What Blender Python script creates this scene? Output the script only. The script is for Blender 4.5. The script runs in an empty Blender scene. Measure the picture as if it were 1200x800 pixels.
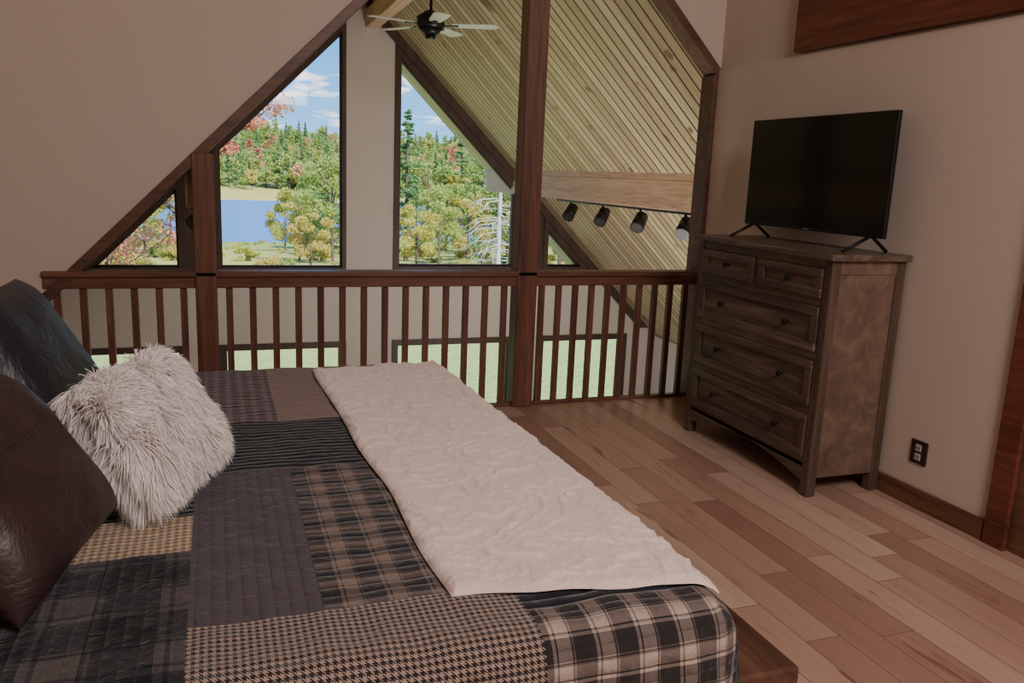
import bpy, bmesh, math, random
import numpy as np
from mathutils import Vector, Matrix, noise as mn
random.seed(7); rng=np.random.default_rng(7)
C=bpy.context; D=bpy.data
# ------------------------------------------------------------------ node helpers
class NT:
    def __init__(s,name):
        s.m=D.materials.new(name); s.m.use_nodes=True; s.t=s.m.node_tree
        s.b=s.t.nodes['Principled BSDF']; s.out=s.t.nodes['Material Output']
    def n(s,ty,**kw):
        x=s.t.nodes.new(ty)
        for k,v in kw.items(): setattr(x,k,v)
        return x
    def l(s,a,b): s.t.links.new(a,b)
    def setin(s,sock,v):
        if isinstance(v,bpy.types.NodeSocket): s.l(v,sock)
        else: sock.default_value=v
    def math(s,op,a,b=0.0,c=None):
        x=s.n('ShaderNodeMath',operation=op); s.setin(x.inputs[0],a); s.setin(x.inputs[1],b)
        if c is not None: s.setin(x.inputs[2],c)
        return x.outputs[0]
    def mix(s,f,a,b,bt='MIX'):
        x=s.n('ShaderNodeMix',data_type='RGBA',blend_type=bt)
        s.setin(x.inputs[0],f); s.setin(x.inputs[6],a if isinstance(a,bpy.types.NodeSocket) else (*a,1)); s.setin(x.inputs[7],b if isinstance(b,bpy.types.NodeSocket) else (*b,1))
        return x.outputs[2]
    def ramp(s,f,stops,interp='LINEAR'):
        x=s.n('ShaderNodeValToRGB'); s.l(f,x.inputs[0]); x.color_ramp.interpolation=interp
        e=x.color_ramp.elements
        while len(e)>1: e.remove(e[-1])
        e[0].position=stops[0][0]; e[0].color=(*stops[0][1],1)
        for p,c in stops[1:]:
            k=e.new(p); k.color=(*c,1)
        return x.outputs[0]
    def coord(s,kind='Object',scale=(1,1,1),loc=(0,0,0)):
        t=s.n('ShaderNodeTexCoord'); m=s.n('ShaderNodeMapping'); s.l(t.outputs[kind],m.inputs[0])
        m.inputs['Scale'].default_value=scale; m.inputs['Location'].default_value=loc
        return m.outputs[0]
    def noise(s,vec,scale=5,detail=4,rough=.5,dist=0):
        x=s.n('ShaderNodeTexNoise'); s.l(vec,x.inputs['Vector']); x.inputs['Scale'].default_value=scale
        x.inputs['Detail'].default_value=detail; x.inputs['Roughness'].default_value=rough; x.inputs['Distortion'].default_value=dist
        return x.outputs['Fac']
    def bump(s,h,strength=.3,dist=.01,prev=None):
        x=s.n('ShaderNodeBump'); s.l(h,x.inputs['Height']); x.inputs['Strength'].default_value=strength; x.inputs['Distance'].default_value=dist
        if prev: s.l(prev,x.inputs['Normal'])
        return x.outputs[0]
    def base(s,c): s.setin(s.b.inputs['Base Color'], c if isinstance(c,bpy.types.NodeSocket) else (*c,1)); return s
    def rough(s,r): s.setin(s.b.inputs['Roughness'],r); return s
    def nor(s,n): s.l(n,s.b.inputs['Normal']); return s
def srgb(r,g,b):
    f=lambda v:(v/255/12.92) if v/255<=.04045 else ((v/255+.055)/1.055)**2.4
    return (f(r),f(g),f(b))
def wood(name,cs,axis='y',freq=28,rough=.45,knots=0,spec=.4):
    m=NT(name); sc={'x':(.06,1,1),'y':(1,.06,1),'z':(1,1,.06)}[axis]
    v=m.coord('Object',tuple(a*freq for a in sc))
    n=m.noise(v,1,6,.6,.6)
    big=m.noise(m.coord('Object',tuple(a*freq*.2 for a in sc)),1,3,.5,.4)
    f=m.math('ADD',m.math('MULTIPLY',n,.65),m.math('MULTIPLY',big,.35))
    k=len(cs); col=m.ramp(f,[(.3+.4*i/(k-1),c) for i,c in enumerate(cs)])
    m.base(col).rough(rough).nor(m.bump(n,.15,.004)); m.b.inputs['Specular IOR Level'].default_value=spec
    return m.m
def plain(name,c,rough=.5,metal=0,nscale=0,nstr=.1,var=.04,spec=.5):
    m=NT(name); v=m.coord()
    n=m.noise(v,nscale or 6,4)
    c2=tuple(max(0,x*(1-var*3)) for x in c)
    m.base(m.mix(n,c2,tuple(x*(1+var) for x in c))).rough(rough); m.b.inputs['Metallic'].default_value=metal
    m.b.inputs['Specular IOR Level'].default_value=spec
    if nscale: m.nor(m.bump(n,nstr,.002))
    return m.m
# ------------------------------------------------------------------ mesh helpers
def link(o,parent=None):
    C.collection.objects.link(o)
    if parent: o.parent=parent
    return o
def empty(name,loc=(0,0,0)):
    e=D.objects.new(name,None); e.empty_display_size=.1; e.location=loc; return link(e)
def from_bm(name,bm,mats,parent=None,smooth=False):
    me=D.meshes.new(name); bmesh.ops.recalc_face_normals(bm,faces=bm.faces); bm.to_mesh(me); bm.free()
    for m in (mats if isinstance(mats,(list,tuple)) else [mats]): me.materials.append(m)
    if smooth:
        for p in me.polygons: p.use_smooth=True
    return link(D.objects.new(name,me),parent)
def pyd(name,v,f,mats,parent=None,smooth=False):
    me=D.meshes.new(name); me.from_pydata(v,[],f); me.update()
    for m in (mats if isinstance(mats,(list,tuple)) else [mats]): me.materials.append(m)
    if smooth: me.polygons.foreach_set('use_smooth',[True]*len(me.polygons))
    return link(D.objects.new(name,me),parent)
def bevel(o,w,seg=2):
    b=o.modifiers.new('bev','BEVEL'); b.width=w; b.segments=seg; b.limit_method='ANGLE'; return o
def box(name,a,b,mat,parent=None,bev=0):
    x0,y0,z0=a; x1,y1,z1=b
    v=[(x0,y0,z0),(x1,y0,z0),(x1,y1,z0),(x0,y1,z0),(x0,y0,z1),(x1,y0,z1),(x1,y1,z1),(x0,y1,z1)]
    f=[(0,3,2,1),(4,5,6,7),(0,1,5,4),(1,2,6,5),(2,3,7,6),(3,0,4,7)]
    o=pyd(name,v,f,mat,parent)
    if bev: bevel(o,bev)
    return o
def prism(name,pts,y0,y1,mat,parent=None,bev=0):
    """polygon in XZ extruded along Y"""
    bm=bmesh.new()
    a=[bm.verts.new((x,y0,z)) for x,z in pts]; b=[bm.verts.new((x,y1,z)) for x,z in pts]
    bm.faces.new(a); bm.faces.new(b[::-1]); n=len(pts)
    for i in range(n): bm.faces.new((a[i],a[(i+1)%n],b[(i+1)%n],b[i]))
    bm.normal_update()
    bmesh.ops.triangulate(bm,faces=[f for f in bm.faces if len(f.verts)>4])
    o=from_bm(name,bm,mat,parent)
    if bev: bevel(o,bev)
    return o
def inset(pts,w):
    n=len(pts); P=[Vector(p) for p in pts]
    ar=sum(P[i].x*P[(i+1)%n].y-P[(i+1)%n].x*P[i].y for i in range(n)); s=1 if ar>0 else -1
    out=[]
    for i in range(n):
        p0,p1,p2=P[i-1],P[i],P[(i+1)%n]
        d1=(p1-p0).normalized(); d2=(p2-p1).normalized()
        n1=Vector((-d1.y,d1.x))*s; n2=Vector((-d2.y,d2.x))*s
        k=1+n1.dot(n2); out.append(tuple(p1+(n1+n2)*(w/k)))
    return out
def ring(name,pts,w,y0,y1,mat,parent=None):
    q=inset(pts,w); bm=bmesh.new(); n=len(pts)
    A=[bm.verts.new((x,y0,z)) for x,z in pts]; B=[bm.verts.new((x,y0,z)) for x,z in q]
    E=[bm.verts.new((x,y1,z)) for x,z in pts]; G=[bm.verts.new((x,y1,z)) for x,z in q]
    for i in range(n):
        j=(i+1)%n
        bm.faces.new((A[i],A[j],B[j],B[i])); bm.faces.new((E[i],E[j],G[j],G[i]))
        bm.faces.new((A[i],A[j],E[j],E[i])); bm.faces.new((B[i],B[j],G[j],G[i]))
    return from_bm(name,bm,mat,parent)
def cyl(name,p0,p1,r0,mat,parent=None,r1=None,seg=24,smooth=True,caps=True):
    p0=Vector(p0);p1=Vector(p1); d=p1-p0; bm=bmesh.new()
    bmesh.ops.create_cone(bm,cap_ends=caps,segments=seg,radius1=r0,radius2=r0 if r1 is None else r1,depth=d.length)
    bmesh.ops.transform(bm,matrix=Matrix.Translation((p0+p1)/2)@d.to_track_quat('Z','Y').to_matrix().to_4x4(),verts=bm.verts)
    o=from_bm(name,bm,mat,parent)
    if smooth:
        for p in o.data.polygons: p.use_smooth=len(p.vertices)==4
    return o
def ball(name,c,r,mat,parent=None,sc=(1,1,1)):
    bm=bmesh.new(); bmesh.ops.create_uvsphere(bm,u_segments=20,v_segments=12,radius=r)
    bmesh.ops.scale(bm,vec=sc,verts=bm.verts); bmesh.ops.translate(bm,vec=c,verts=bm.verts)
    return from_bm(name,bm,mat,parent,True)

# ------------------------------------------------------------------ camera
f,ps,ph,ro=961.87,.35,.2,.0417
F=Vector((math.sin(ps)*math.cos(ph),math.cos(ps)*math.cos(ph),-math.sin(ph)))
R0=Vector((math.cos(ps),-math.sin(ps),0)); U0=R0.cross(F)
R=R0*math.cos(ro)+U0*math.sin(ro); U=-R0*math.sin(ro)+U0*math.cos(ro)
cam=D.cameras.new('camera'); cam.sensor_width=36; cam.lens=f/1200*36; cam.clip_start=.05; cam.clip_end=3000
co=D.objects.new('camera',cam); M=Matrix((R,U,-F)).transposed().to_4x4(); M.translation=(0,0,1.55); co.matrix_world=M
link(co); C.scene.camera=co

# ------------------------------------------------------------------ materials
wallm=plain('plaster_beige',srgb(212,197,184),.85,0,90,.08,.02,spec=.2)
wallg=plain('plaster_great_room',srgb(222,212,206),.85,0,90,.08,.02,spec=.2)
RW=[srgb(76,48,40),srgb(112,75,61),srgb(142,100,82)]
redwood=wood('stained_redwood',RW,'z',40,.4)
redwood_x=wood('stained_redwood_x',RW,'x',40,.4)
redwood_y=wood('stained_redwood_y',[srgb(76,38,28),srgb(112,62,46),srgb(140,84,62)],'y',30,.5)
trimw=wood('dark_trim_wood',[srgb(70,48,39),srgb(102,72,58),srgb(124,90,72)],'x',30,.45)
framew=wood('window_frame_wood',[srgb(58,45,41),srgb(82,64,57),srgb(98,78,69)],'z',30,.5)
basew=wood('baseboard_wood',[srgb(86,56,44),srgb(118,82,62),srgb(138,98,74)],'y',30,.4)
glulam=wood('glulam_beam_wood',[srgb(176,140,112),srgb(216,182,150),srgb(232,202,172)],'y',45,.5)
blackm=plain('black_metal',(.012,.012,.013),.4,.3)
def tng():
    m=NT('tongue_groove_planks'); v=m.coord()
    sep=m.n('ShaderNodeSeparateXYZ'); m.l(v,sep.inputs[0])
    u=m.math('DIVIDE',sep.outputs[1],.135); fr=m.math('FRACT',u); idx=m.math('FLOOR',u)
    wn=m.n('ShaderNodeTexWhiteNoise',noise_dimensions='1D'); m.l(idx,wn.inputs['W'])
    g=m.noise(m.coord('Object',(1.6,40,1.6)),1,5,.6,.5)
    col=m.ramp(m.math('ADD',m.math('MULTIPLY',g,.6),m.math('MULTIPLY',wn.outputs[0],.4)),[(.25,srgb(158,140,106)),(.5,srgb(192,174,136)),(.75,srgb(212,196,158))])
    kn=m.noise(m.coord('Object',(5,5,5)),1,1,.5,0)
    col=m.mix(m.ramp(kn,[(.70,(0,0,0)),(.76,(1,1,1))]),col,srgb(132,104,70))
    groove=m.math('LESS_THAN',m.math('ABSOLUTE',m.math('SUBTRACT',fr,.5)),.42)
    col2=m.mix(groove,srgb(40,32,24),col)
    m.base(col2).rough(.45).nor(m.bump(groove,.6,.008)); return m.m
tngm=tng()
def floor_mat():
    m=NT('hickory_plank_floor'); v=m.coord(); sep=m.n('ShaderNodeSeparateXYZ'); m.l(v,sep.inputs[0])
    u=m.math('DIVIDE',m.math('ADD',sep.outputs[0],20),.145); fu=m.math('FRACT',u); cu=m.math('FLOOR',u)
    w=m.n('ShaderNodeTexWhiteNoise',noise_dimensions='1D'); m.l(cu,w.inputs['W'])
    vv=m.math('ADD',m.math('DIVIDE',m.math('ADD',sep.outputs[1],20),1.25),m.math('MULTIPLY',w.outputs[0],9)); fv=m.math('FRACT',vv); cv=m.math('FLOOR',vv)
    cb=m.n('ShaderNodeCombineXYZ'); m.l(cu,cb.inputs[0]); m.l(cv,cb.inputs[1])
    w2=m.n('ShaderNodeTexWhiteNoise',noise_dimensions='2D'); m.l(cb.outputs[0],w2.inputs['Vector'])
    off=m.n('ShaderNodeVectorMath',operation='MULTIPLY_ADD'); m.l(w2.outputs['Color'],off.inputs[0]); off.inputs[1].default_value=(9,9,9); m.l(v,off.inputs[2])
    mp=m.n('ShaderNodeMapping'); m.l(off.outputs[0],mp.inputs[0]); mp.inputs['Scale'].default_value=(16,1.1,16)
    g=m.noise(mp.outputs[0],1,6,.6,1.2)
    mp2=m.n('ShaderNodeMapping'); m.l(off.outputs[0],mp2.inputs[0]); mp2.inputs['Scale'].default_value=(9,.9,9)
    streak=m.noise(mp2.outputs[0],1,3,.6,2.0)
    basec=m.ramp(w2.outputs['Value'],[(0,srgb(164,126,110)),(.3,srgb(178,141,123)),(.55,srgb(190,154,135)),(.8,srgb(210,180,161)),(1,srgb(182,146,126))])
    c=m.mix(m.ramp(g,[(.35,(.0,.0,.0)),(.65,(1,1,1))]),m.mix(.22,basec,srgb(112,78,68)),basec)
    c=m.mix(m.ramp(streak,[(.64,(0,0,0)),(.72,(1,1,1))]),c,srgb(136,92,80))
    gu=m.math('LESS_THAN',m.math('ABSOLUTE',m.math('SUBTRACT',fu,.5)),.489)
    gv=m.math('LESS_THAN',m.math('ABSOLUTE',m.math('SUBTRACT',fv,.5)),.4987)
    gg=m.math('MULTIPLY',gu,gv)
    c=m.mix(gg,srgb(104,74,64),c)
    m.base(c).rough(m.math('ADD',m.math('MULTIPLY',g,.15),.28)).nor(m.bump(gg,.3,.003,m.bump(g,.06,.002))); m.b.inputs['Specular IOR Level'].default_value=.5
    return m.m
floorm=floor_mat()

# ------------------------------------------------------------------ room shell
YR=5.076; XW=3.27
LZ=lambda x:x+1.655      # gable opening, left slope
LG_=lambda x:x+1.80      # great room roof underside, left
RZ=lambda x:5.545-x      # right roof underside
XR=1.8725; ZR=3.6725     # great room ridge
box('floor',(-1.5,-2.3,-.3),(XW+.6,YR+.12,0),floorm)
box('floor_great_room',(-3,YR-.1,-2.95),(6.8,11.2,-2.75),floorm)
prism('wall_gable',[(-1.5,0),(-.93,0),(-.93,LZ(-.93)),(1.945,3.6),(XW,RZ(XW)),(XW+.13,RZ(XW)),(XW+.13,3.95),(-1.5,3.95)],YR,YR+.12,wallm)
prism('wall_gable_outer',[(XW,-2.75),(6.5,-2.75),(6.5,-.95),(XW,RZ(XW))],YR,YR+.12,wallg)
prism('wall_gable_outer_left',[(-1.5,-2.75),(-1.5,.3),(-2.6,-.8),(-2.6,-2.75)],YR,YR+.12,wallg)
box('wall_under_loft',(-1.5,YR,-2.75),(XW,YR+.1,-.3),wallg)
box('wall_right',(XW,2.52,0),(XW+.13,YR,2.31),wallm)
box('wall_right_over_door',(XW,1.48,2.13),(XW+.13,2.52,2.31),wallm)
box('wall_right_near',(XW,-2.3,0),(XW+.13,1.48,2.31),wallm)
box('wall_right_upper',(XW+.025,-2.3,2.31),(XW+.13,YR,3.95),wallm)
box('wall_left',(-1.5,-2.3,0),(-1.38,YR,3.95),wallm)
box('wall_back',(-1.5,-2.42,0),(XW+.13,-2.3,3.95),wallm)
box('ceiling',(-1.5,-2.42,3.95),(XW+.13,YR+.12,4.05),tngm)
hb=box('wood_header_beam',(XW-.03,-2.2,2.325),(XW+.02,4.25,3.1),redwood_y,None,.006)
prism('ceiling_great_room_right',[(XR,ZR),(6.6,-1.055),(6.6,-.7),(XR,ZR+.35)],YR+.12,12.35,tngm)
prism('ceiling_great_room_left',[(XR,ZR),(XR,ZR+.35),(-2.9,-.75),(-2.9,-1.10)],YR+.12,12.35,tngm)
box('wall_great_room_right',(6.3,YR,-2.75),(6.45,11.15,-.78),wallg)
box('wall_great_room_left',(-2.6,YR,-2.75),(-2.45,11.15,-.7),wallg)
YW=11.0; YO=11.16
prism('wall_window_band',[(-2.45,-.75),(6.3,-.75),(5.345,.2),(-1.6,.2)],YW,YO,wallg)
for i,(a,b) in enumerate([(-2.45,-1.95),(-.39,0),(1.62,2.25),(4.04,4.43),(5.87,6.3)]):
    box('wall_window_pier_%d'%i,(a,YW,-2.75),(b,YO,-.75),wallg)
prism('wall_window_column',[(1.62,.2),(2.25,.2),(2.25,RZ(2.25)),(XR,ZR),(1.62,LG_(1.62))],YW,YO,wallg)
prism('wall_window_mullion_right',[(4.04,.2),(4.43,.2),(4.43,RZ(4.43)),(4.04,RZ(4.04))],YW,YO,framew)
prism('wall_window_mullion_left',[(-.39,.2),(0,.2),(0,LG_(0)),(-.39,LG_(-.39))],YW,YO,framew)
prism('trim_rafter_right',[(XR,ZR),(6.2,-.655),(6.05,-.655),(XR,ZR-.15)],YW-.08,YO+.02,framew)
prism('trim_rafter_left',[(XR,ZR),(-2.3,-.5),(-2.24,-.5),(XR,ZR-.06)],YW-.04,YO+.02,framew)
box('trim_window_sill',(-1.55,YW-.07,.12),(5.4,YW,.2),framew)
gm=NT('window_glass'); tr=gm.n('ShaderNodeBsdfTransparent'); tr.inputs[0].default_value=(.97,.98,.97,1); gl=gm.n('ShaderNodeBsdfGlossy'); gl.inputs['Roughness'].default_value=.02
mx=gm.n('ShaderNodeMixShader'); mx.inputs[0].default_value=.03; gm.l(tr.outputs[0],mx.inputs[1]); gm.l(gl.outputs[0],mx.inputs[2]); gm.l(mx.outputs[0],gm.out.inputs[0])
wins=[[(-1.53,.2),(-.39,.2),(-.39,1.34)],
      [(0,.2),(1.62,.2),(1.62,3.35),(0,1.73)],
      [(2.25,.2),(4.04,.2),(4.04,1.36),(2.25,3.15)],
      [(4.43,.2),(5.2,.2),(4.43,.97)],
      [(-1.95,-2.6),(-.39,-2.6),(-.39,-.75),(-1.95,-.75)],
      [(0,-2.6),(1.62,-2.6),(1.62,-.75),(0,-.75)],
      [(2.25,-2.6),(4.04,-2.6),(4.04,-.75),(2.25,-.75)],
      [(4.43,-2.6),(5.87,-2.6),(5.87,-.75),(4.43,-.75)]]
for i,p in enumerate(wins):
    e=empty('window_%d'%(i+1)); cw=.05 if i<2 else .07
    ring('casing',p,cw,YW-.03,YO+.02,framew,e)
    q=inset(p,cw); ring('sash',q,.025,YW+.04,YW+.09,framew,e)
    v=[(x,YW+.065,z) for x,z in q]; pyd('pane',v,[tuple(range(len(v)))],gm.m,e)
box('ridge_beam',(1.865,YR+.12,3.3),(2.025,12.3,3.52),glulam,None,.008)
box('purlin_beam',(3.92,YR+.12,1.29),(4.05,12.2,1.56),glulam,None,.006)
prism('purlin_beam_top',[(3.92,1.56),(4.05,1.56),(4.05,RZ(4.05)),(3.92,RZ(3.92))],YR+.12,12.2,glulam)
box('purlin_beam.001',(-.16,YR+.12,1.29),(-.03,12.2,1.60),glulam,None,.006)
def strip(name,x0,z0,x1,z1,w,y0,y1,mat):
    d=Vector((x1-x0,z1-z0)).normalized(); n=Vector((-d.y,d.x))*w
    return prism(name,[(x0,z0),(x1,z1),(x1+n.x,z1+n.y),(x0+n.x,z0+n.y)],y0,y1,mat,None,.004)
strip('trim_1',-.96,LZ(-.96)-.02,1.945,3.58,.055,YR-.02,YR+.14,trimw)
strip('trim_2',1.945,3.58,XW,RZ(XW)-.02,.055,YR-.02,YR+.14,trimw)
box('trim_3',(XW-.035,YR-.02,0),(XW,YR+.14,RZ(XW)),trimw,None,.004)
box('trim_4',(-.96,YR-.02,0),(-.905,YR+.14,.75),redwood,None,.004)
box('baseboard_right',(XW-.018,2.56,0),(XW,YR-.02,.1),basew,None,.004)
box('baseboard_gable',(-1.38,YR-.018,0),(-.96,YR,.1),basew,None,.004)
dr=empty('door_1')
box('casing_left',(XW-.025,2.44,0),(XW,2.55,2.1),redwood_y,dr,.005)
box('casing_right',(XW-.025,1.45,0),(XW,1.56,2.1),redwood_y,dr,.005)
box('casing_top',(XW-.025,1.45,2.1),(XW,2.55,2.21),redwood_y,dr,.005)
box('leaf',(XW+.01,1.48,0),(XW+.05,2.52,2.13),basew,dr,.001)
ball('knob',(XW-.05,1.64,1.0),.03,blackm,dr); cyl('knob_stem',(XW-.05,1.64,1.0),(XW+.01,1.64,1.0),.01,blackm,dr)
ot=empty('wall_outlet'); yo,zo=2.975,.28
box('plate',(XW-.008,yo-.05,zo-.06),(XW,yo+.05,zo+.06),plain('outlet_plate',(.03,.022,.018),.4),ot,.003)
wm=plain('outlet_white',(.5,.48,.45),.4)
box('receptacle_1',(XW-.013,yo-.018,zo+.006),(XW-.008,yo+.018,zo+.04),wm,ot,.004)
box('receptacle_2',(XW-.013,yo-.018,zo-.04),(XW-.008,yo+.018,zo-.006),wm,ot,.004)
for zz in (zo-.023,zo+.023):
    for dy in (-.007,.007): box('slot',(XW-.0145,yo+dy-.0015,zz-.006),(XW-.0125,yo+dy+.0015,zz+.006),blackm,ot)

# ------------------------------------------------------------------ railing and posts
rl=empty('loft_railing')
box('top_rail',(-.905,YR-.01,.83),(XW-.035,YR+.05,.905),redwood_x,rl,.006)
box('rail_cap',(-.905,YR-.03,.895),(XW-.035,YR+.085,.93),redwood_x,rl,.008)
box('shoe_rail',(-.905,YR+.01,0),(XW-.035,YR+.06,.02),redwood_x,rl,.004)
def bal(a,b,n):
    for i in range(n):
        x=a+(b-a)*(i+.5)/n
        box('baluster',(x-.019,YR+.012,.015),(x+.019,YR+.05,.84),redwood,rl,.004)
bal(-.905,-.12,6); bal(.0,1.86,14); bal(2.0,XW-.035,10)
box('support_post',(1.865,YR-.03,0),(2.005,YR+.11,3.58),redwood,rl,.008)
box('corner_post',(-.12,YR-.03,0),(0,YR+.09,1.6),redwood,rl,.008)

# ------------------------------------------------------------------ track lights, fan
def track(name,X,ys):
    e=empty(name)
    box('track_rail',(X-.02,ys[0]-.5,1.262),(X+.02,ys[-1]+.4,1.288),blackm,e,.003)
    for y in ys:
        cyl('stem',(X,y,1.265),(X,y,1.19),.012,blackm,e)
        d=Vector((-.5,-.45,-.55)).normalized(); c=Vector((X,y,1.15))
        cyl('yoke',c+Vector((0,0,.05)),c,.02,blackm,e)
        cyl('can',c-d*.08,c+d*.10,.062,blackm,e,r1=.07)
        cyl('can_cap',c-d*.11,c-d*.08,.03,blackm,e,r1=.062)
        cyl('lens',c+d*.098,c+d*.1015,.056,plain('lamp_lens',(.02,.02,.018),.5),e)
track('track_lighting',3.985,[6.5,7.35,8.2,9.07]); track('track_lighting.001',-.095,[6.6,8.4])
fan=empty('ceiling_fan',(1.945,7.9,2.89))
fm=plain('fan_blade_pale',srgb(204,212,196),.35)
cyl('downrod',(0,0,.1),(0,0,.43),.014,blackm,fan); cyl('canopy',(0,0,.34),(0,0,.41),.04,blackm,fan,r1=.07)
cyl('motor_top',(0,0,.07),(0,0,.12),.12,blackm,fan,r1=.05); cyl('motor',(0,0,-.03),(0,0,.07),.13,blackm,fan); cyl('motor_bottom',(0,0,-.09),(0,0,-.03),.06,blackm,fan,r1=.12)
cyl('switch_cup',(0,0,-.13),(0,0,-.09),.045,blackm,fan,r1=.05)
for k in range(5):
    a=math.radians(-22+72*k); pts=[(.2,-.05),(.27,-.062),(.57,-.075),(.615,-.06),(.63,0),(.615,.06),(.57,.075),(.27,.062),(.2,.05)]
    bm=bmesh.new(); lo=[bm.verts.new((x,y,-y*.10-.004)) for x,y in pts]; hi=[bm.verts.new((x,y,-y*.10+.004)) for x,y in pts]
    bm.faces.new(lo); bm.faces.new(hi[::-1])
    for i in range(9): bm.faces.new((lo[i],lo[(i+1)%9],hi[(i+1)%9],hi[i]))
    o=from_bm('blade_%d'%(k+1),bm,fm,fan); o.rotation_euler=(0,0,a)
    o2=box('blade_arm_%d'%(k+1),(.1,-.02,-.012),(.26,.02,-.004),blackm,fan); o2.rotation_euler=(0,0,a)

# ------------------------------------------------------------------ dresser
dw_y=wood('dresser_wood_front',[srgb(58,47,42),srgb(98,83,73),srgb(142,123,108)],'y',34,.38)
dw_z=wood('dresser_wood_side',[srgb(84,67,56),srgb(116,95,82),srgb(144,121,106)],'y',11,.4)
dw_p=wood('dresser_wood_post',[srgb(60,47,40),srgb(92,75,64),srgb(118,99,86)],'z',30,.4)
d=empty('chest_of_drawers')
xf,xb,y0,y1,HT=2.79,3.245,3.19,4.363,1.24
box('top_slab',(xf-.03,y0-.03,HT-.032),(xb+.005,y1+.03,HT),dw_y,d,.006)
box('carcass',(xf+.025,y0+.02,.14),(xb-.01,y1-.02,HT-.032),dw_p,d)
for yy,s in ((y0,1),(y1,-1)):
    for xx in (xf,xb-.055):
        a=min(yy,yy+s*.055)
        o=box('leg',(xx,a,0),(xx+.055,a+.055,HT-.032),dw_p,d,.005)
    a=min(yy+s*.008,yy+s*.02); box('side_panel',(xf+.055,a,.2),(xb-.055,a+.012,HT-.09),dw_z,d)
    a=min(yy+s*.002,yy+s*.02); box('side_rail_low',(xf+.055,a,.1),(xb-.055,a+.018,.23),dw_z,d,.003)
    box('side_rail_top',(xf+.055,a,HT-.1),(xb-.055,a+.018,HT-.032),dw_z,d,.003)
ya,yb=y0+.055,y1-.055
for z in (1.165,.975,.705,.425,.15): box('front_rail',(xf+.004,ya,z),(xf+.03,yb,z+.04),dw_y,d)
n=16; pts=[(ya,.17)]+[(ya+(yb-ya)*i/n,.075+.075*math.sin(math.pi*i/n)) for i in range(n+1)]+[(yb,.17)]
bm=bmesh.new(); A=[bm.verts.new((xf+.004,y,z)) for y,z in pts]; B=[bm.verts.new((xf+.03,y,z)) for y,z in pts]
bm.faces.new(A); bm.faces.new(B)
for i in range(len(pts)): j=(i+1)%len(pts); bm.faces.new((A[i],A[j],B[j],B[i]))
bm.normal_update()
bmesh.ops.triangulate(bm,faces=[q for q in bm.faces if len(q.verts)>4]); from_bm('apron',bm,dw_y,d)
knobm=plain('knob_black',(.02,.018,.016),.35,.6)
def drawer(a,b,z0,z1,kn):
    box('drawer_panel',(xf+.006,a,z0),(xf+.026,b,z1),dw_y,d)
    w=.045
    box('drawer_rail',(xf-.01,a,z1-w),(xf+.01,b,z1),dw_y,d,.003); box('drawer_rail',(xf-.01,a,z0),(xf+.01,b,z0+w),dw_y,d,.003)
    box('drawer_stile',(xf-.0095,a,z0+w),(xf+.01,a+w,z1-w),dw_p,d,.003); box('drawer_stile',(xf-.0095,b-w,z0+w),(xf+.01,b,z1-w),dw_p,d,.003)
    for k in kn:
        y=a+(b-a)*k; z=(z0+z1)/2
        cyl('knob_stem',(xf+.008,y,z),(xf-.014,y,z),.007,knobm,d); ball('knob',(xf-.02,y,z),.017,knobm,d,(.7,1,1))
mid=(ya+yb)/2
box('center_stile',(xf+.002,mid-.022,1.0),(xf+.03,mid+.022,1.18),dw_p,d)
drawer(ya+.004,mid-.026,1.018,1.162,[.5]); drawer(mid+.026,yb-.004,1.018,1.162,[.5])
for z0,z1 in ((.748,.972),(.468,.702),(.193,.422)): drawer(ya+.004,yb-.004,z0,z1,[.22,.78])

# ------------------------------------------------------------------ TV
tv=empty('television'); xt=3.08; ty0,ty1,tz0,tz1=3.20,4.34,1.315,1.93
box('shell',(xt,ty0,tz0),(xt+.025,ty1,tz1),blackm,tv,.004)
box('back_housing',(xt+.025,ty0+.25,tz0+.04),(xt+.06,ty1-.25,tz0+.4),blackm,tv,.01)
sm=NT('tv_screen'); sm.base((.006,.006,.007)).rough(.16); sm.b.inputs['Specular IOR Level'].default_value=.35
box('screen',(xt-.0015,ty0+.008,tz0+.018),(xt+.001,ty1-.008,tz1-.008),sm.m,tv)
box('logo',(xt-.003,(ty0+ty1)/2-.02,tz0+.005),(xt,(ty0+ty1)/2+.02,tz0+.012),plain('tv_logo',(.2,.2,.2),.3),tv)
for y in (ty0+.09,ty1-.09):
    cyl('foot_front',(xt+.012,y,tz0+.01),(xt-.15,y-.0,HT+.006),.009,blackm,tv,seg=10)
    cyl('foot_back',(xt+.012,y,tz0+.01),(xt+.12,y,HT+.006),.009,blackm,tv,seg=10)
    cyl('foot_pad',(xt-.155,y,HT+.001),(xt-.135,y,HT+.012),.010,blackm,tv,seg=10)

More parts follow.
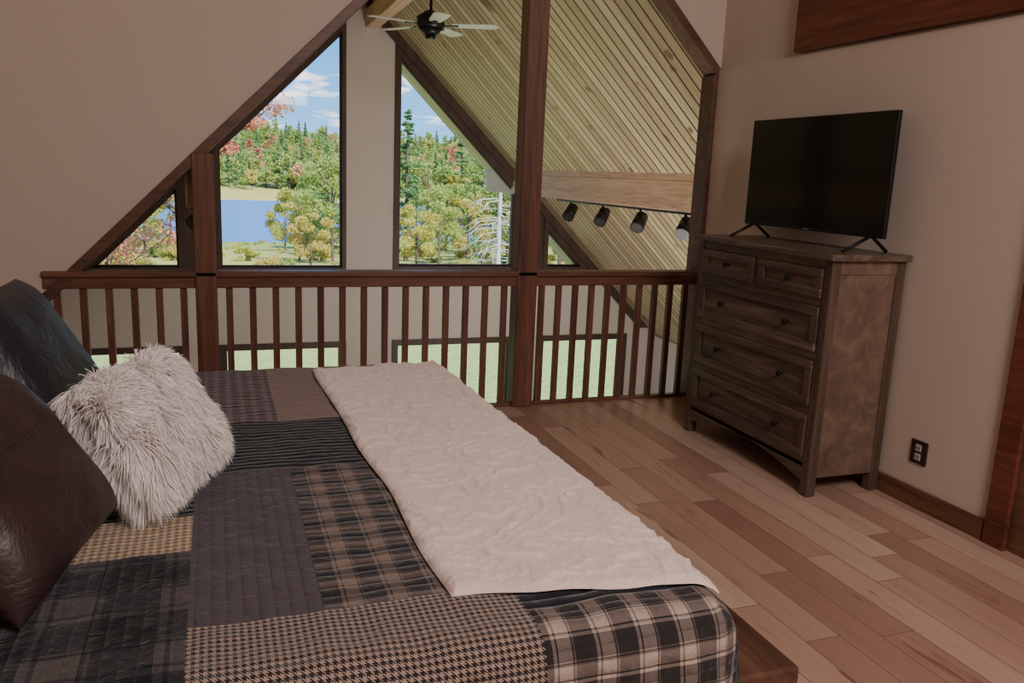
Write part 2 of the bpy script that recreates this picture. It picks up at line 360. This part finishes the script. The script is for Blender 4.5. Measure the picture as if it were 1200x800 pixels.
# ------------------------------------------------------------------ bed
bed=empty('bed'); BZ=.75; YN=1.2; YFar=3.40; XH=-1.25
XFv=lambda v: .965-.04*(min(max(v,YN),YFar)-YN)/2.2
bedw=wood('bed_frame_wood',[srgb(50,32,26),srgb(86,58,46),srgb(112,78,62)],'y',30,.4)
box('platform',(XH,YN+.19,.36),(1.26,YFar-.1,.45),bedw,bed,.008)
box('platform_base',(XH+.05,YN+.3,.05),(1.12,YFar-.2,.36),bedw,bed)
for x in (XH+.02,1.14):
    for y in (YN+.2,YFar-.2): box('foot',(x,y,0),(x+.09,y+.09,.36),bedw,bed,.005)
box('headboard',(XH-.06,YN+.05,0),(XH,YFar-.05,1.0),bedw,bed,.01)
box('mattress',(XH,YN+.05,.45),(.86,YFar-.05,BZ-.04),plain('mattress_fabric',(.5,.48,.45),.9),bed,.05)
def qpos(u,v,off=0):
    XF=XFv(v)
    du=max(0,u-XF+.08); dv=0; sy=0
    if v<YN+.08: dv=YN+.08-v; sy=-1
    elif v>YFar-.08: dv=v-(YFar-.08); sy=1
    cx=min(u,XF-.08); cy=min(max(v,YN+.08),YFar-.08)
    h=math.hypot(du,dv)
    if h<1e-6: return Vector((cx,cy,BZ+off)),Vector((0,0,1))
    dd=max(du,dv); ex,ey=du/h,sy*dv/h
    r=.08; a=dd/r
    if a<1.45: out=r*math.sin(a); drop=r*(1-math.cos(a)); nn=a
    else:
        rest=dd-1.45*r; out=r*math.sin(1.45)+rest*.14; drop=r*(1-math.cos(1.45))+rest*.985; nn=1.45
    n=Vector((ex*math.sin(nn),ey*math.sin(nn),math.cos(nn)))
    return Vector((cx+ex*out,cy+ey*out,BZ-drop))+n*off,n
def quilt_mat(name,kind,c0,c1,c2=None,per=.16,axis=0):
    m=NT(name); t=m.n('ShaderNodeUVMap'); sep=m.n('ShaderNodeSeparateXYZ'); m.l(t.outputs[0],sep.inputs[0]); X,Y=sep.outputs[0],sep.outputs[1]
    fz=m.noise(t.outputs[0],260,2)
    if kind=='solid': col=m.mix(fz,c0,c1)
    elif kind=='hound':
        a=m.math('LESS_THAN',m.math('FRACT',m.math('DIVIDE',X,per)),.5); b=m.math('LESS_THAN',m.math('FRACT',m.math('DIVIDE',Y,per)),.5)
        s=m.math('LESS_THAN',m.math('FRACT',m.math('DIVIDE',m.math('ADD',X,Y),per*.5)),.5)
        f1=m.math('MULTIPLY',a,b); f2=m.math('MULTIPLY',m.math('ABSOLUTE',m.math('SUBTRACT',a,b)),s)
        col=m.mix(m.math('ADD',f1,f2),c0,c1)
    else:
        def band(S):
            q=m.math('FRACT',m.math('DIVIDE',S,per))
            return m.ramp(q,[(0,(0,0,0)),(.42,(1,1,1)),(.5,(.2,.2,.2)),(.54,(1,1,1)),(.86,(0,0,0)),(.90,(.7,.7,.7)),(.93,(0,0,0))],'CONSTANT')
        wx,wy=band(X),band(Y)
        twill=m.math('LESS_THAN',m.math('FRACT',m.math('MULTIPLY',m.math('ADD',X,Y),160)),.5)
        f=m.math('ADD',m.math('MULTIPLY',wx,.5),m.math('MULTIPLY',wy,.5))
        col=m.ramp(f,[(0,c0),(.2,c0),(.5,c1),(1,c2 or c1)])
        col=m.mix(m.math('MULTIPLY',twill,.25),col,c0)
    m.base(col).rough(.9); m.b.inputs['Specular IOR Level'].default_value=.15; m.b.inputs['Sheen Weight'].default_value=.15
    S=(X,Y)[axis]
    q=m.math('ABSOLUTE',m.math('SINE',m.math('MULTIPLY',S,math.pi/.028)))
    q=m.math('POWER',q,.5)
    wr=m.noise(t.outputs[0],22,3,.6,.5)
    m.nor(m.bump(q,.75,.007,m.bump(wr,.5,.02))); return m.m
QM=[quilt_mat('quilt_black','solid',srgb(20,21,27),srgb(34,35,43),axis=1),
    quilt_mat('quilt_charcoal','solid',srgb(62,55,63),srgb(90,80,88),axis=0),
    quilt_mat('quilt_tan_plaid','plaid',srgb(38,36,40),srgb(90,78,73),srgb(132,115,104),.085,1),
    quilt_mat('quilt_houndstooth','hound',srgb(44,38,40),srgb(154,135,122),per=.013,axis=1),
    quilt_mat('quilt_cream_plaid','plaid',srgb(44,40,40),srgb(112,99,93),srgb(178,161,147),.085,1),
    quilt_mat('quilt_purple_plaid','plaid',srgb(60,52,58),srgb(96,82,86),srgb(124,104,104),.04,1),
    quilt_mat('quilt_taupe','solid',srgb(112,94,88),srgb(140,118,110),axis=1),
    quilt_mat('quilt_dark_plaid','plaid',srgb(20,21,26),srgb(44,43,49),srgb(84,76,76),.2,0),
    quilt_mat('quilt_tan','hound',srgb(116,98,80),srgb(196,172,142),per=.016,axis=1)]
def patch(u,v):
    if u>.985 or v<YN-.36 or v>YFar+.36: return 0
    if v<1.10:
        if u<-.72: return 4
        if u<-.07: return 7
        if u<.52: return 3
        return 4
    if v<1.40:
        if u<-.25: return 8 if u<-.5 else 7
        if u<-.07: return 7
        if u<.52: return 3
        return 4 if v<1.3 else 0
    if v<2.17:
        if u<-.07: return 7 if v<1.72 else (8 if v<1.9 else 0)
        if u<.16: return 1
        if u<.60: return 2
        return 4
    if v<2.60:
        return 0 if u<.55 else 7
    if v<3.34:
        if u<-.30: return 7
        if u<-.06: return 1
        if u<.16: return 5
        if u<.5: return 6
        return 2
    return 0 if u>.3 else 1
us=np.arange(XH+.02,1.34,.0125); vs=np.arange(YN-.40,YFar+.42,.0125)
V=[];UV=[]
for v in vs:
    for u in us:
        p,n=qpos(u,v)
        w=.005*mn.noise((u*6,v*6,0))+.004*mn.noise((u*15,v*15,3))
        hang=max(0,BZ-.1-p.z); w+=hang*.09*math.sin((u if v<YN or v>YFar else v)*17+1.3*math.sin(u*5+v*4))
        V.append(tuple(p+n*w)); UV.append((u,v))
nu=len(us); Fc=[]; mi=[]
for j in range(len(vs)-1):
    for i in range(nu-1):
        Fc.append((j*nu+i,j*nu+i+1,(j+1)*nu+i+1,(j+1)*nu+i)); mi.append(patch(us[i],vs[j]))
q=pyd('quilt',V,Fc,QM,bed,True); q.data.polygons.foreach_set('material_index',mi)
uvl=q.data.uv_layers.new(name='UVMap'); li=np.zeros(len(q.data.loops),dtype=np.int32); q.data.loops.foreach_get('vertex_index',li)
uvl.data.foreach_set('uv',np.array(UV)[li].ravel())
so=q.modifiers.new('s','SOLIDIFY'); so.thickness=.014; so.offset=-1
thm=NT('plush_throw'); v_=thm.coord(); n1=thm.noise(v_,45,4,.6,.8); n2=thm.noise(v_,400,2)
thm.base(thm.mix(n1,srgb(218,190,180),srgb(246,228,218))).rough(.7).nor(thm.bump(n1,.5,.010,thm.bump(n2,.5,.003)))
thm.b.inputs['Sheen Weight'].default_value=.6; thm.b.inputs['Specular IOR Level'].default_value=.25
fl,fr,nl,nr=Vector((.345,3.24)),Vector((.86,3.29)),Vector((.405,1.385)),Vector((.955,1.30))
NU,NV=130,380; V=[];Fc=[]
for j in range(NV+1):
    t=j/NV
    for i in range(NU+1):
        s=i/NU
        p=(nl*(1-s)+nr*s)*(1-t)+(fl*(1-s)+fr*s)*t
        edge=.012*mn.noise((t*5,s*5,9)); 
        u=p.x+edge; v=p.y+.02*mn.noise((s*4,t*2,5))
        a=1-abs(mn.noise((u*13+1.8*mn.noise((u*6,v*6,1)),v*12+1.2*mn.noise((u*5,v*5,8)),1)))*3.4; b=1-abs(mn.noise((u*26,v*30,4)))*3
        e=min(s,1-s)*NU/4; e2=min(t,1-t)*NV/4; k=min(1,min(e,e2)); k=math.sqrt(max(0,k))
        off=.006+k*(.011+.0075*max(0,a)**2+.003*max(0,b)**2+.004*mn.noise((u*5,v*5,7)))
        P,n=qpos(u,v,off); V.append(tuple(P))
for j in range(NV):
    for i in range(NU):
        a=j*(NU+1)+i; Fc.append((a,a+1,a+NU+2,a+NU+1))
th=pyd('throw_blanket',V,Fc,thm.m,None,True)

def pillow(name,W,Hh,T,mat,loc,normal,roll=0,N=48,pinch=.10,wr=.006):
    nv=Vector(normal).normalized(); up=Vector((0,0,1)); up=(up-nv*up.dot(nv)).normalized(); side=up.cross(nv)
    Rm=Matrix((side,up,nv)).transposed()@Matrix.Rotation(roll,3,'Z')
    V=[];Fc=[]
    def pt(s,t,sg):
        x=s*W/2*(1-pinch*(1-abs(t)**1.5)*abs(s)**3*.5); y=t*Hh/2*(1-pinch*(1-abs(s)**1.5)*abs(t)**3*.5)
        h=((1-s**4)*(1-t**4)); h=max(0,h)**.55
        z=sg*T/2*h+ wr*h*mn.noise((x*9+loc[0]*7,y*9,sg*3.+loc[1]*5))
        return Vector(loc)+Rm@Vector((x,y,z)), Rm@Vector((s*.6*(s*s),t*.6*(t*t),sg*(.25+h)))
    G=[math.sin((i/N-.5)*math.pi) for i in range(N+1)]
    for sg in (1,-1):
        for t in G:
            for s in G: V.append(tuple(pt(s,t,sg)[0]))
    for k in (0,1):
        o=k*(N+1)**2
        for j in range(N):
            for i in range(N):
                a=o+j*(N+1)+i; q=(a,a+1,a+N+2,a+N+1); Fc.append(q if k==0 else q[::-1])
    o=pyd(name,V,Fc,mat,None,True)
    w=o.modifiers.new('w','WELD'); w.merge_threshold=.0005
    return o,pt
def leather(name,a,b):
    m=NT(name); v=m.coord(); n=m.noise(v,9,4,.6,.6); c=m.noise(v,140,3)
    m.base(m.mix(n,a,b)).rough(.42).nor(m.bump(n,.5,.02,m.bump(c,.25,.002))); return m.m
navy=leather('pillow_navy_leather',srgb(24,26,35),srgb(40,42,53)); brown=leather('pillow_brown_leather',srgb(36,24,26),srgb(62,43,43))
pillow('throw_pillow',.54,.48,.18,navy,(-.49,2.53,.975),(.86,-.12,.5))
p3,_=pillow('throw_pillow.001',.44,.37,.16,brown,(-.38,1.69,.93),(.80,-.25,.55),roll=.1)
seam=[]
for i in range(31):
    s=-.95+1.9*i/30; seam.append(_(s,.35,1)[0])
cu=D.curves.new('seam','CURVE'); cu.dimensions='3D'; cu.bevel_depth=.004; sp=cu.splines.new('POLY'); sp.points.add(30)
for i,p in enumerate(seam): sp.points[i].co=(*p,1)
cu.materials.append(brown); so_=link(D.objects.new('seam',cu)); so_.parent=p3
pillow('bed_pillow',.7,.5,.18,plain('pillow_black_cotton',srgb(30,30,36),.9),(-.82,2.75,.97),(.8,0,.6))
pillow('bed_pillow.001',.7,.5,.18,plain('pillow_black_cotton2',srgb(30,28,32),.9),(-.78,1.75,.97),(.8,0,.6))
furb=plain('fur_base',srgb(216,196,188),.9)
fp,pf=pillow('fur_pillow',.39,.28,.13,furb,(-.165,2.09,.935),(.80,-.28,.55),roll=-.03,pinch=.05)
hm=NT('fur_strands'); hi=hm.noise(hm.coord(),18,3); hm.base(hm.mix(hi,srgb(240,226,220),srgb(255,254,252))).rough(.6); hm.b.inputs['Sheen Weight'].default_value=.3
NS=38000; V=[];Fc=[]
for i in range(NS):
    sg=1 if rng.random()<.75 else -1
    s,t=rng.uniform(-1,1,2)
    if rng.random()<.25:
        if rng.random()<.5: s=math.copysign(rng.uniform(.93,1),s)
        else: t=math.copysign(rng.uniform(.93,1),t)
    p,n=pf(s,t,sg); n=n.normalized()
    cl=mn.noise_vector((p.x*14,p.y*14,p.z*14))+mn.noise_vector((p.x*40,p.y*40,p.z*40))*.4
    L=.055*(.7+.6*rng.random()); dirn=(n*.6+cl*.75+Vector((.1,-.05,-.35))+Vector(rng.normal(0,.12,3))).normalized()
    g=Vector((0,0,-1)); w=dirn.cross(Vector(rng.normal(0,1,3))).normalized()*.0010
    a=p; b=p+dirn*L*.45+g*L*.06; c=p+dirn*L*.75+g*L*.22+cl*.006; e=p+dirn*L*.9+g*L*.42+cl*.014
    k=len(V); V+= [tuple(a-w),tuple(a+w),tuple(b-w),tuple(b+w),tuple(c-w*.7),tuple(c+w*.7),tuple(e)]
    Fc+=[(k,k+1,k+3,k+2),(k+2,k+3,k+5,k+4),(k+4,k+5,k+6)]
pyd('fur',V,Fc,hm.m,fp)

# ------------------------------------------------------------------ exterior
def ground_z(x,y):
    base=-3.3
    if y<30: z=base
    elif y<108: z=base-(y-30)/78*4.65
    elif y<235: z=-9.6
    elif y<330: z=-8.0+(y-235)/95*1.0+.0
    else: z=-7+(y-330)*.115
    if y<100: z+=.25*mn.noise((x*.05,y*.05,0))*min(1,max(0,(y-15)/20))
    if y>=330: z+=8*mn.noise((x*.006,y*.006,2))*min(1,(y-330)/80)
    return z
gmm=NT('ground_terrain'); v=gmm.coord(); sep=gmm.n('ShaderNodeSeparateXYZ'); gmm.l(v,sep.inputs[0])
nz=gmm.noise(v,.12,5,.6); n3=gmm.noise(v,3,4,.6)
yy=gmm.math('ADD',sep.outputs[1],gmm.math('MULTIPLY',gmm.math('SUBTRACT',nz,.5),24))
yy=gmm.math('DIVIDE',yy,600)
c=gmm.ramp(yy,[(0,srgb(146,166,98)),(.045,srgb(150,166,96)),(.06,srgb(160,162,92)),(.11,srgb(168,164,92)),(.17,srgb(126,148,78)),(.36,srgb(130,138,84)),(.39,srgb(186,174,98)),(.53,srgb(176,164,92)),(.56,srgb(96,116,66)),(1,srgb(96,114,66))])
gmm.base(gmm.mix(.2,c,gmm.mix(n3,(.16,.22,.08),(.5,.5,.3)))).rough(1).nor(gmm.bump(n3,.6,.2)); gmm.b.inputs['Specular IOR Level'].default_value=0
xs=np.concatenate([np.linspace(-260,-40,23),np.linspace(-36,60,25),np.linspace(70,480,42)]); ysg=np.concatenate([np.linspace(11.3,60,26),np.linspace(64,240,50),np.linspace(250,620,40)])
V=[(x,y,ground_z(x,y)) for y in ysg for x in xs]; nx=len(xs)
Fc=[(j*nx+i,j*nx+i+1,(j+1)*nx+i+1,(j+1)*nx+i) for j in range(len(ysg)-1) for i in range(nx-1)]
pyd('lawn_ground',V,Fc,gmm.m,None,True)
lk=NT('lake_water'); lk.base(srgb(72,128,198)).rough(.2); lk.b.inputs['Specular IOR Level'].default_value=.35
lk.nor(lk.bump(lk.noise(lk.coord('Object',(.3,1.2,1)),2,3),.5,.5))
pyd('lake',[(-250,60,-8.05),(480,60,-8.05),(480,262,-8.05),(-250,262,-8.05)],[(0,1,2,3)],lk.m)
def leafmat(name,cols):
    m=NT(name); v=m.coord(); n=m.noise(v,1.1,3,.6); oi=m.n('ShaderNodeObjectInfo'); n2=m.noise(v,9,2)
    f=m.math('ADD',m.math('MULTIPLY',n,.5),m.math('ADD',m.math('MULTIPLY',oi.outputs['Random'],.35),m.math('MULTIPLY',n2,.2)))
    k=len(cols); col=m.ramp(f,[(.2+.6*i/(k-1),cc) for i,cc in enumerate(cols)])
    df=m.n('ShaderNodeBsdfDiffuse'); tl=m.n('ShaderNodeBsdfTranslucent'); ms=m.n('ShaderNodeMixShader'); ms.inputs[0].default_value=.4
    m.l(col,df.inputs[0]); m.l(col,tl.inputs[0]); m.l(df.outputs[0],ms.inputs[1]); m.l(tl.outputs[0],ms.inputs[2]); m.l(ms.outputs[0],m.out.inputs[0]); return m.m
LG=leafmat('leaves_green',[srgb(116,146,74),srgb(150,172,92),srgb(184,194,112)])
LY=leafmat('leaves_yellow',[srgb(156,168,84),srgb(196,192,100),srgb(210,184,110)])
LR=leafmat('leaves_autumn_red',[srgb(188,116,98),srgb(210,144,118),srgb(222,180,144)])
LC=leafmat('needles_green',[srgb(98,136,88),srgb(126,164,102),srgb(158,186,122)])
bark=plain('bark',srgb(92,80,70),.9)
barkg=plain('bark_dead_grey',srgb(186,180,172),.9)
def quads(P,S,N):
    n=len(P); a=rng.normal(size=(n,3)); a/=np.linalg.norm(a,axis=1)[:,None]; b=rng.normal(size=(n,3)); b=np.cross(a,b); b/=np.linalg.norm(b,axis=1)[:,None]
    S=S[:,None]; Q=np.stack([P-a*S,P-b*S*.6,P+a*S,P+b*S*.6],1).reshape(-1,3); return Q
def limb(V,Fc,p0,p1,r0,r1,k=6):
    p0=Vector(p0);p1=Vector(p1); q=(p1-p0).to_track_quat('Z','Y'); o=len(V)
    for p,r in ((p0,r0),(p1,r1)):
        for i in range(k): V.append(tuple(p+q@Vector((r*math.cos(i*2*math.pi/k),r*math.sin(i*2*math.pi/k),0))))
    for i in range(k): Fc.append((o+i,o+(i+1)%k,o+k+(i+1)%k,o+k+i))
def tree_mesh(name,h,rad,nleaf,ls,leaf,kind='dec',low=.25,lump=14,lr=(.25,.42)):
    V=[];Fc=[]; limb(V,Fc,(0,0,-.5),(0,0,h*.9),h*.016,h*.006)
    cs=[]
    if kind=='dec':
        for i in range(lump):
            z=h*rng.uniform(low,.95); rr=rad*math.sqrt(max(.05,1-((z/h-.55)/.5)**2)); a=rng.uniform(0,6.28); r=rr*rng.uniform(.35,.85)
            c=np.array([r*math.cos(a),r*math.sin(a),z]); cs.append((c,rad*rng.uniform(*lr))); limb(V,Fc,(0,0,max(h*.1,z-r*.8)),c,h*.006,h*.002,4)
        P=[]
        for c,r in cs:
            n=nleaf//lump; q=rng.normal(size=(n,3)); q/=np.linalg.norm(q,axis=1)[:,None]; q*=(rng.random(n)**.4)[:,None]*r; q[:,2]*=.7; P.append(q+c)
        P=np.concatenate(P)
    else:
        P=[]; nb=int(h*7)
        for i in range(nb):
            t=rng.uniform(low,1)**.9; z=h*t; L=rad*(1-t)*rng.uniform(.7,1.15)+.15; a=rng.uniform(0,6.28); dz=-L*.15+L*.1
            e=np.array([L*math.cos(a),L*math.sin(a),z+dz]); limb(V,Fc,(0,0,z),e,h*.003,h*.001,3)
            n=max(3,nleaf//nb); s=rng.uniform(.15,1,n)[:,None]; q=s*e+(1-s)*np.array([0,0,z]); q+=rng.normal(size=(n,3))*np.array([.12,.12,.06])*L*.8; P.append(q)
        P=np.concatenate(P)
    nb=len(Fc); o=len(V); Q=quads(P,ls*rng.uniform(.6,1.3,len(P)),None)
    V+= [tuple(x) for x in Q]; Fc+=[(o+4*i,o+4*i+1,o+4*i+2,o+4*i+3) for i in range(len(P))]
    me=D.meshes.new(name); me.from_pydata(V,[],Fc); me.materials.append(bark); me.materials.append(leaf)
    me.polygons.foreach_set('material_index',[0]*nb+[1]*len(P)); return me
def place(me,parent,x,y,s=1,sz=1,name='tree'):
    o=D.objects.new(name,me); o.location=(x,y,ground_z(x,y)-.1); o.scale=(s,s,s*sz); o.rotation_euler=(0,0,random.uniform(0,6.28)); link(o,parent); return o
far=[tree_mesh('far_a',10,3.6,700,.42,LG),tree_mesh('far_b',9,3.6,700,.42,LY),tree_mesh('far_c',13,2.8,800,.38,LC,'con',.08),tree_mesh('far_d',9,3.4,700,.42,LR)]
forest=empty('distant_forest')
for i in range(1150):
    y=random.uniform(312,560) if i>300 else random.uniform(305,350); x=random.uniform(-.26,.66)*y
    w=random.choices([0,1,2,3],[6,2.4,2.6,1.1])[0]; place(far[w],forest,x,y,random.uniform(.75,1.3))
near_g=[tree_mesh('near_a',7,2.6,6000,.10,LG,lump=22,lr=(.18,.32)),tree_mesh('near_b',6,2.4,5500,.10,LY,lump=22,lr=(.18,.32)),tree_mesh('near_d',6.5,2.4,5000,.10,LR,lump=22,lr=(.16,.3))]
near_c=tree_mesh('near_con',11,2.8,11000,.10,LC,'con',.05)
bush=[tree_mesh('bush_a',2.2,1.6,2600,.09,LG,low=.1),tree_mesh('bush_b',2.0,1.5,2600,.09,LY,low=.1)]
grove=empty('lakeside_trees')
def at(px,dist):
    a=F.x+R.x*(px-600)/f; b=F.y+R.y*(px-600)/f; return a/b*dist,dist
for px,dist,k,s in [(352,60,1,.9),(390,55,0,1.0),(336,78,1,.8),(400,72,2,.8),(372,84,0,1.1),(365,50,1,.6),(385,66,2,.8),
                    (474,60,2,1.0),(498,66,0,1.15),(520,82,1,1.3),(545,60,1,.9),(570,70,0,1.2),(600,50,0,1.2),(486,48,1,.7),(535,90,2,1.2),(512,52,0,.75),(558,78,2,1.1),(590,62,0,1.1),
                    (625,60,3,1.1),(650,45,1,1.2),(680,50,0,1.3),(700,60,3,1.2),
                    (130,60,1,1.0),(175,70,0,1.0),(205,64,1,.7),(110,50,0,1.0),(150,85,3,1.0)]:
    x,y=at(px,dist); me=[near_g[0],near_g[1],near_c,near_g[2]][k]; place(me,grove,x,y,s)
for i in range(230):
    y=random.uniform(34,104); r=random.uniform(-.24,.62); x=r*y
    s=random.uniform(.25,.6)
    if -.04<r<.085 and y>60: s=random.uniform(.15,.28)
    place(random.choice(bush),grove,x,y,s,name='shrub')
mp=tree_mesh('autumn_maple_tree',10.0,3.8,9500,.085,LR,low=.50,lump=40,lr=(.10,.2)); x,y=at(222,30); o=D.objects.new('autumn_maple_tree',mp); o.location=(x,y,ground_z(x,y)); link(o)
mp2=tree_mesh('autumn_maple_tree2',5.5,3,9000,.08,LR,low=.2,lump=26); x,y=at(130,34); o=D.objects.new('autumn_maple_tree.001',mp2); o.location=(x,y,ground_z(x,y)); link(o)
V=[];Fc=[]; hh=8.2; limb(V,Fc,(0,0,-.3),(0,0,hh),.12,.02,8)
for i in range(130):
    z=random.uniform(1.0,hh*.98); L=(1-z/hh)*1.7+.25; a=random.uniform(0,6.28); m_=Vector((L*.6*math.cos(a),L*.6*math.sin(a),z-L*.05)); e=m_+Vector((L*.4*math.cos(a+.3),L*.4*math.sin(a+.3),-L*.25))
    limb(V,Fc,(0,0,z),m_,.018,.012,4); limb(V,Fc,m_,e,.012,.004,4)
    for k in range(3): 
        q=m_+Vector((random.uniform(-.3,.3),random.uniform(-.3,.3),random.uniform(-.35,.05)))*L; limb(V,Fc,m_,q,.008,.003,3)
x,y=at(580,27); o=pyd('dead_conifer_tree',V,Fc,barkg); o.location=(x,y,ground_z(x,y))

# ------------------------------------------------------------------ world and lights
w=D.worlds.new('sky_world'); C.scene.world=w; w.use_nodes=True; t=w.node_tree; t.nodes.clear()
N=lambda ty:t.nodes.new(ty); L=t.links.new
tc=N('ShaderNodeTexCoord'); sp=N('ShaderNodeSeparateXYZ'); L(tc.outputs['Generated'],sp.inputs[0])
rp=N('ShaderNodeValToRGB'); L(sp.outputs[2],rp.inputs[0]); e=rp.color_ramp.elements; e[0].position=0; e[0].color=(.24,.54,.90,1); e[1].position=.5; e[1].color=(.06,.24,.68,1); k=e.new(.15); k.color=(.085,.33,.78,1)
ad=N('ShaderNodeMath'); ad.operation='ADD'; L(sp.outputs[2],ad.inputs[0]); ad.inputs[1].default_value=.18
dv=N('ShaderNodeVectorMath'); dv.operation='DIVIDE'; L(tc.outputs['Generated'],dv.inputs[0]); cb=N('ShaderNodeCombineXYZ')
for i in range(3): L(ad.outputs[0],cb.inputs[i])
L(cb.outputs[0],dv.inputs[1])
nz=N('ShaderNodeTexNoise'); L(dv.outputs[0],nz.inputs[0]); nz.inputs['Scale'].default_value=4.2; nz.inputs['Detail'].default_value=7; nz.inputs['Roughness'].default_value=.55
cr=N('ShaderNodeValToRGB'); L(nz.outputs[0],cr.inputs[0]); cr.color_ramp.elements[0].position=.55; cr.color_ramp.elements[1].position=.63
mxn=N('ShaderNodeMix'); mxn.data_type='RGBA'; L(cr.outputs[0],mxn.inputs[0]); L(rp.outputs[0],mxn.inputs[6]); mxn.inputs[7].default_value=(.85,.88,.92,1)
bg=N('ShaderNodeBackground'); L(mxn.outputs[2],bg.inputs[0]); bg.inputs[1].default_value=2.3; wo=N('ShaderNodeOutputWorld'); L(bg.outputs[0],wo.inputs[0])
def light(name,ty,loc,energy,col,size=1,sy=None,target=None):
    l=D.lights.new(name,ty); l.energy=energy; l.color=col
    if ty=='AREA':
        l.shape='RECTANGLE'; l.size=size; l.size_y=sy or size
    o=link(D.objects.new(name,l)); o.location=loc
    if target is not None: o.rotation_euler=(Vector(target)-Vector(loc)).to_track_quat('-Z','Y').to_euler()
    return o
s=light('sun','SUN',(20,-20,40),11.0,(1,.95,.87),target=(8,20,0)); s.data.angle=.01
light('bedroom_fill_light','AREA',(1.7,-1.0,3.6),145,(1,.89,.86),size=1.4,target=(1.6,1.9,0))  # added fill behind the camera to brighten the bedroom, no actual fixture
light('great_room_fill_light','AREA',(3.2,6.2,-1.5),115,(1,.93,.84),size=.9,target=(3.6,7.6,1.5))  # unseen fill added below the loft edge, lifts the plank ceiling
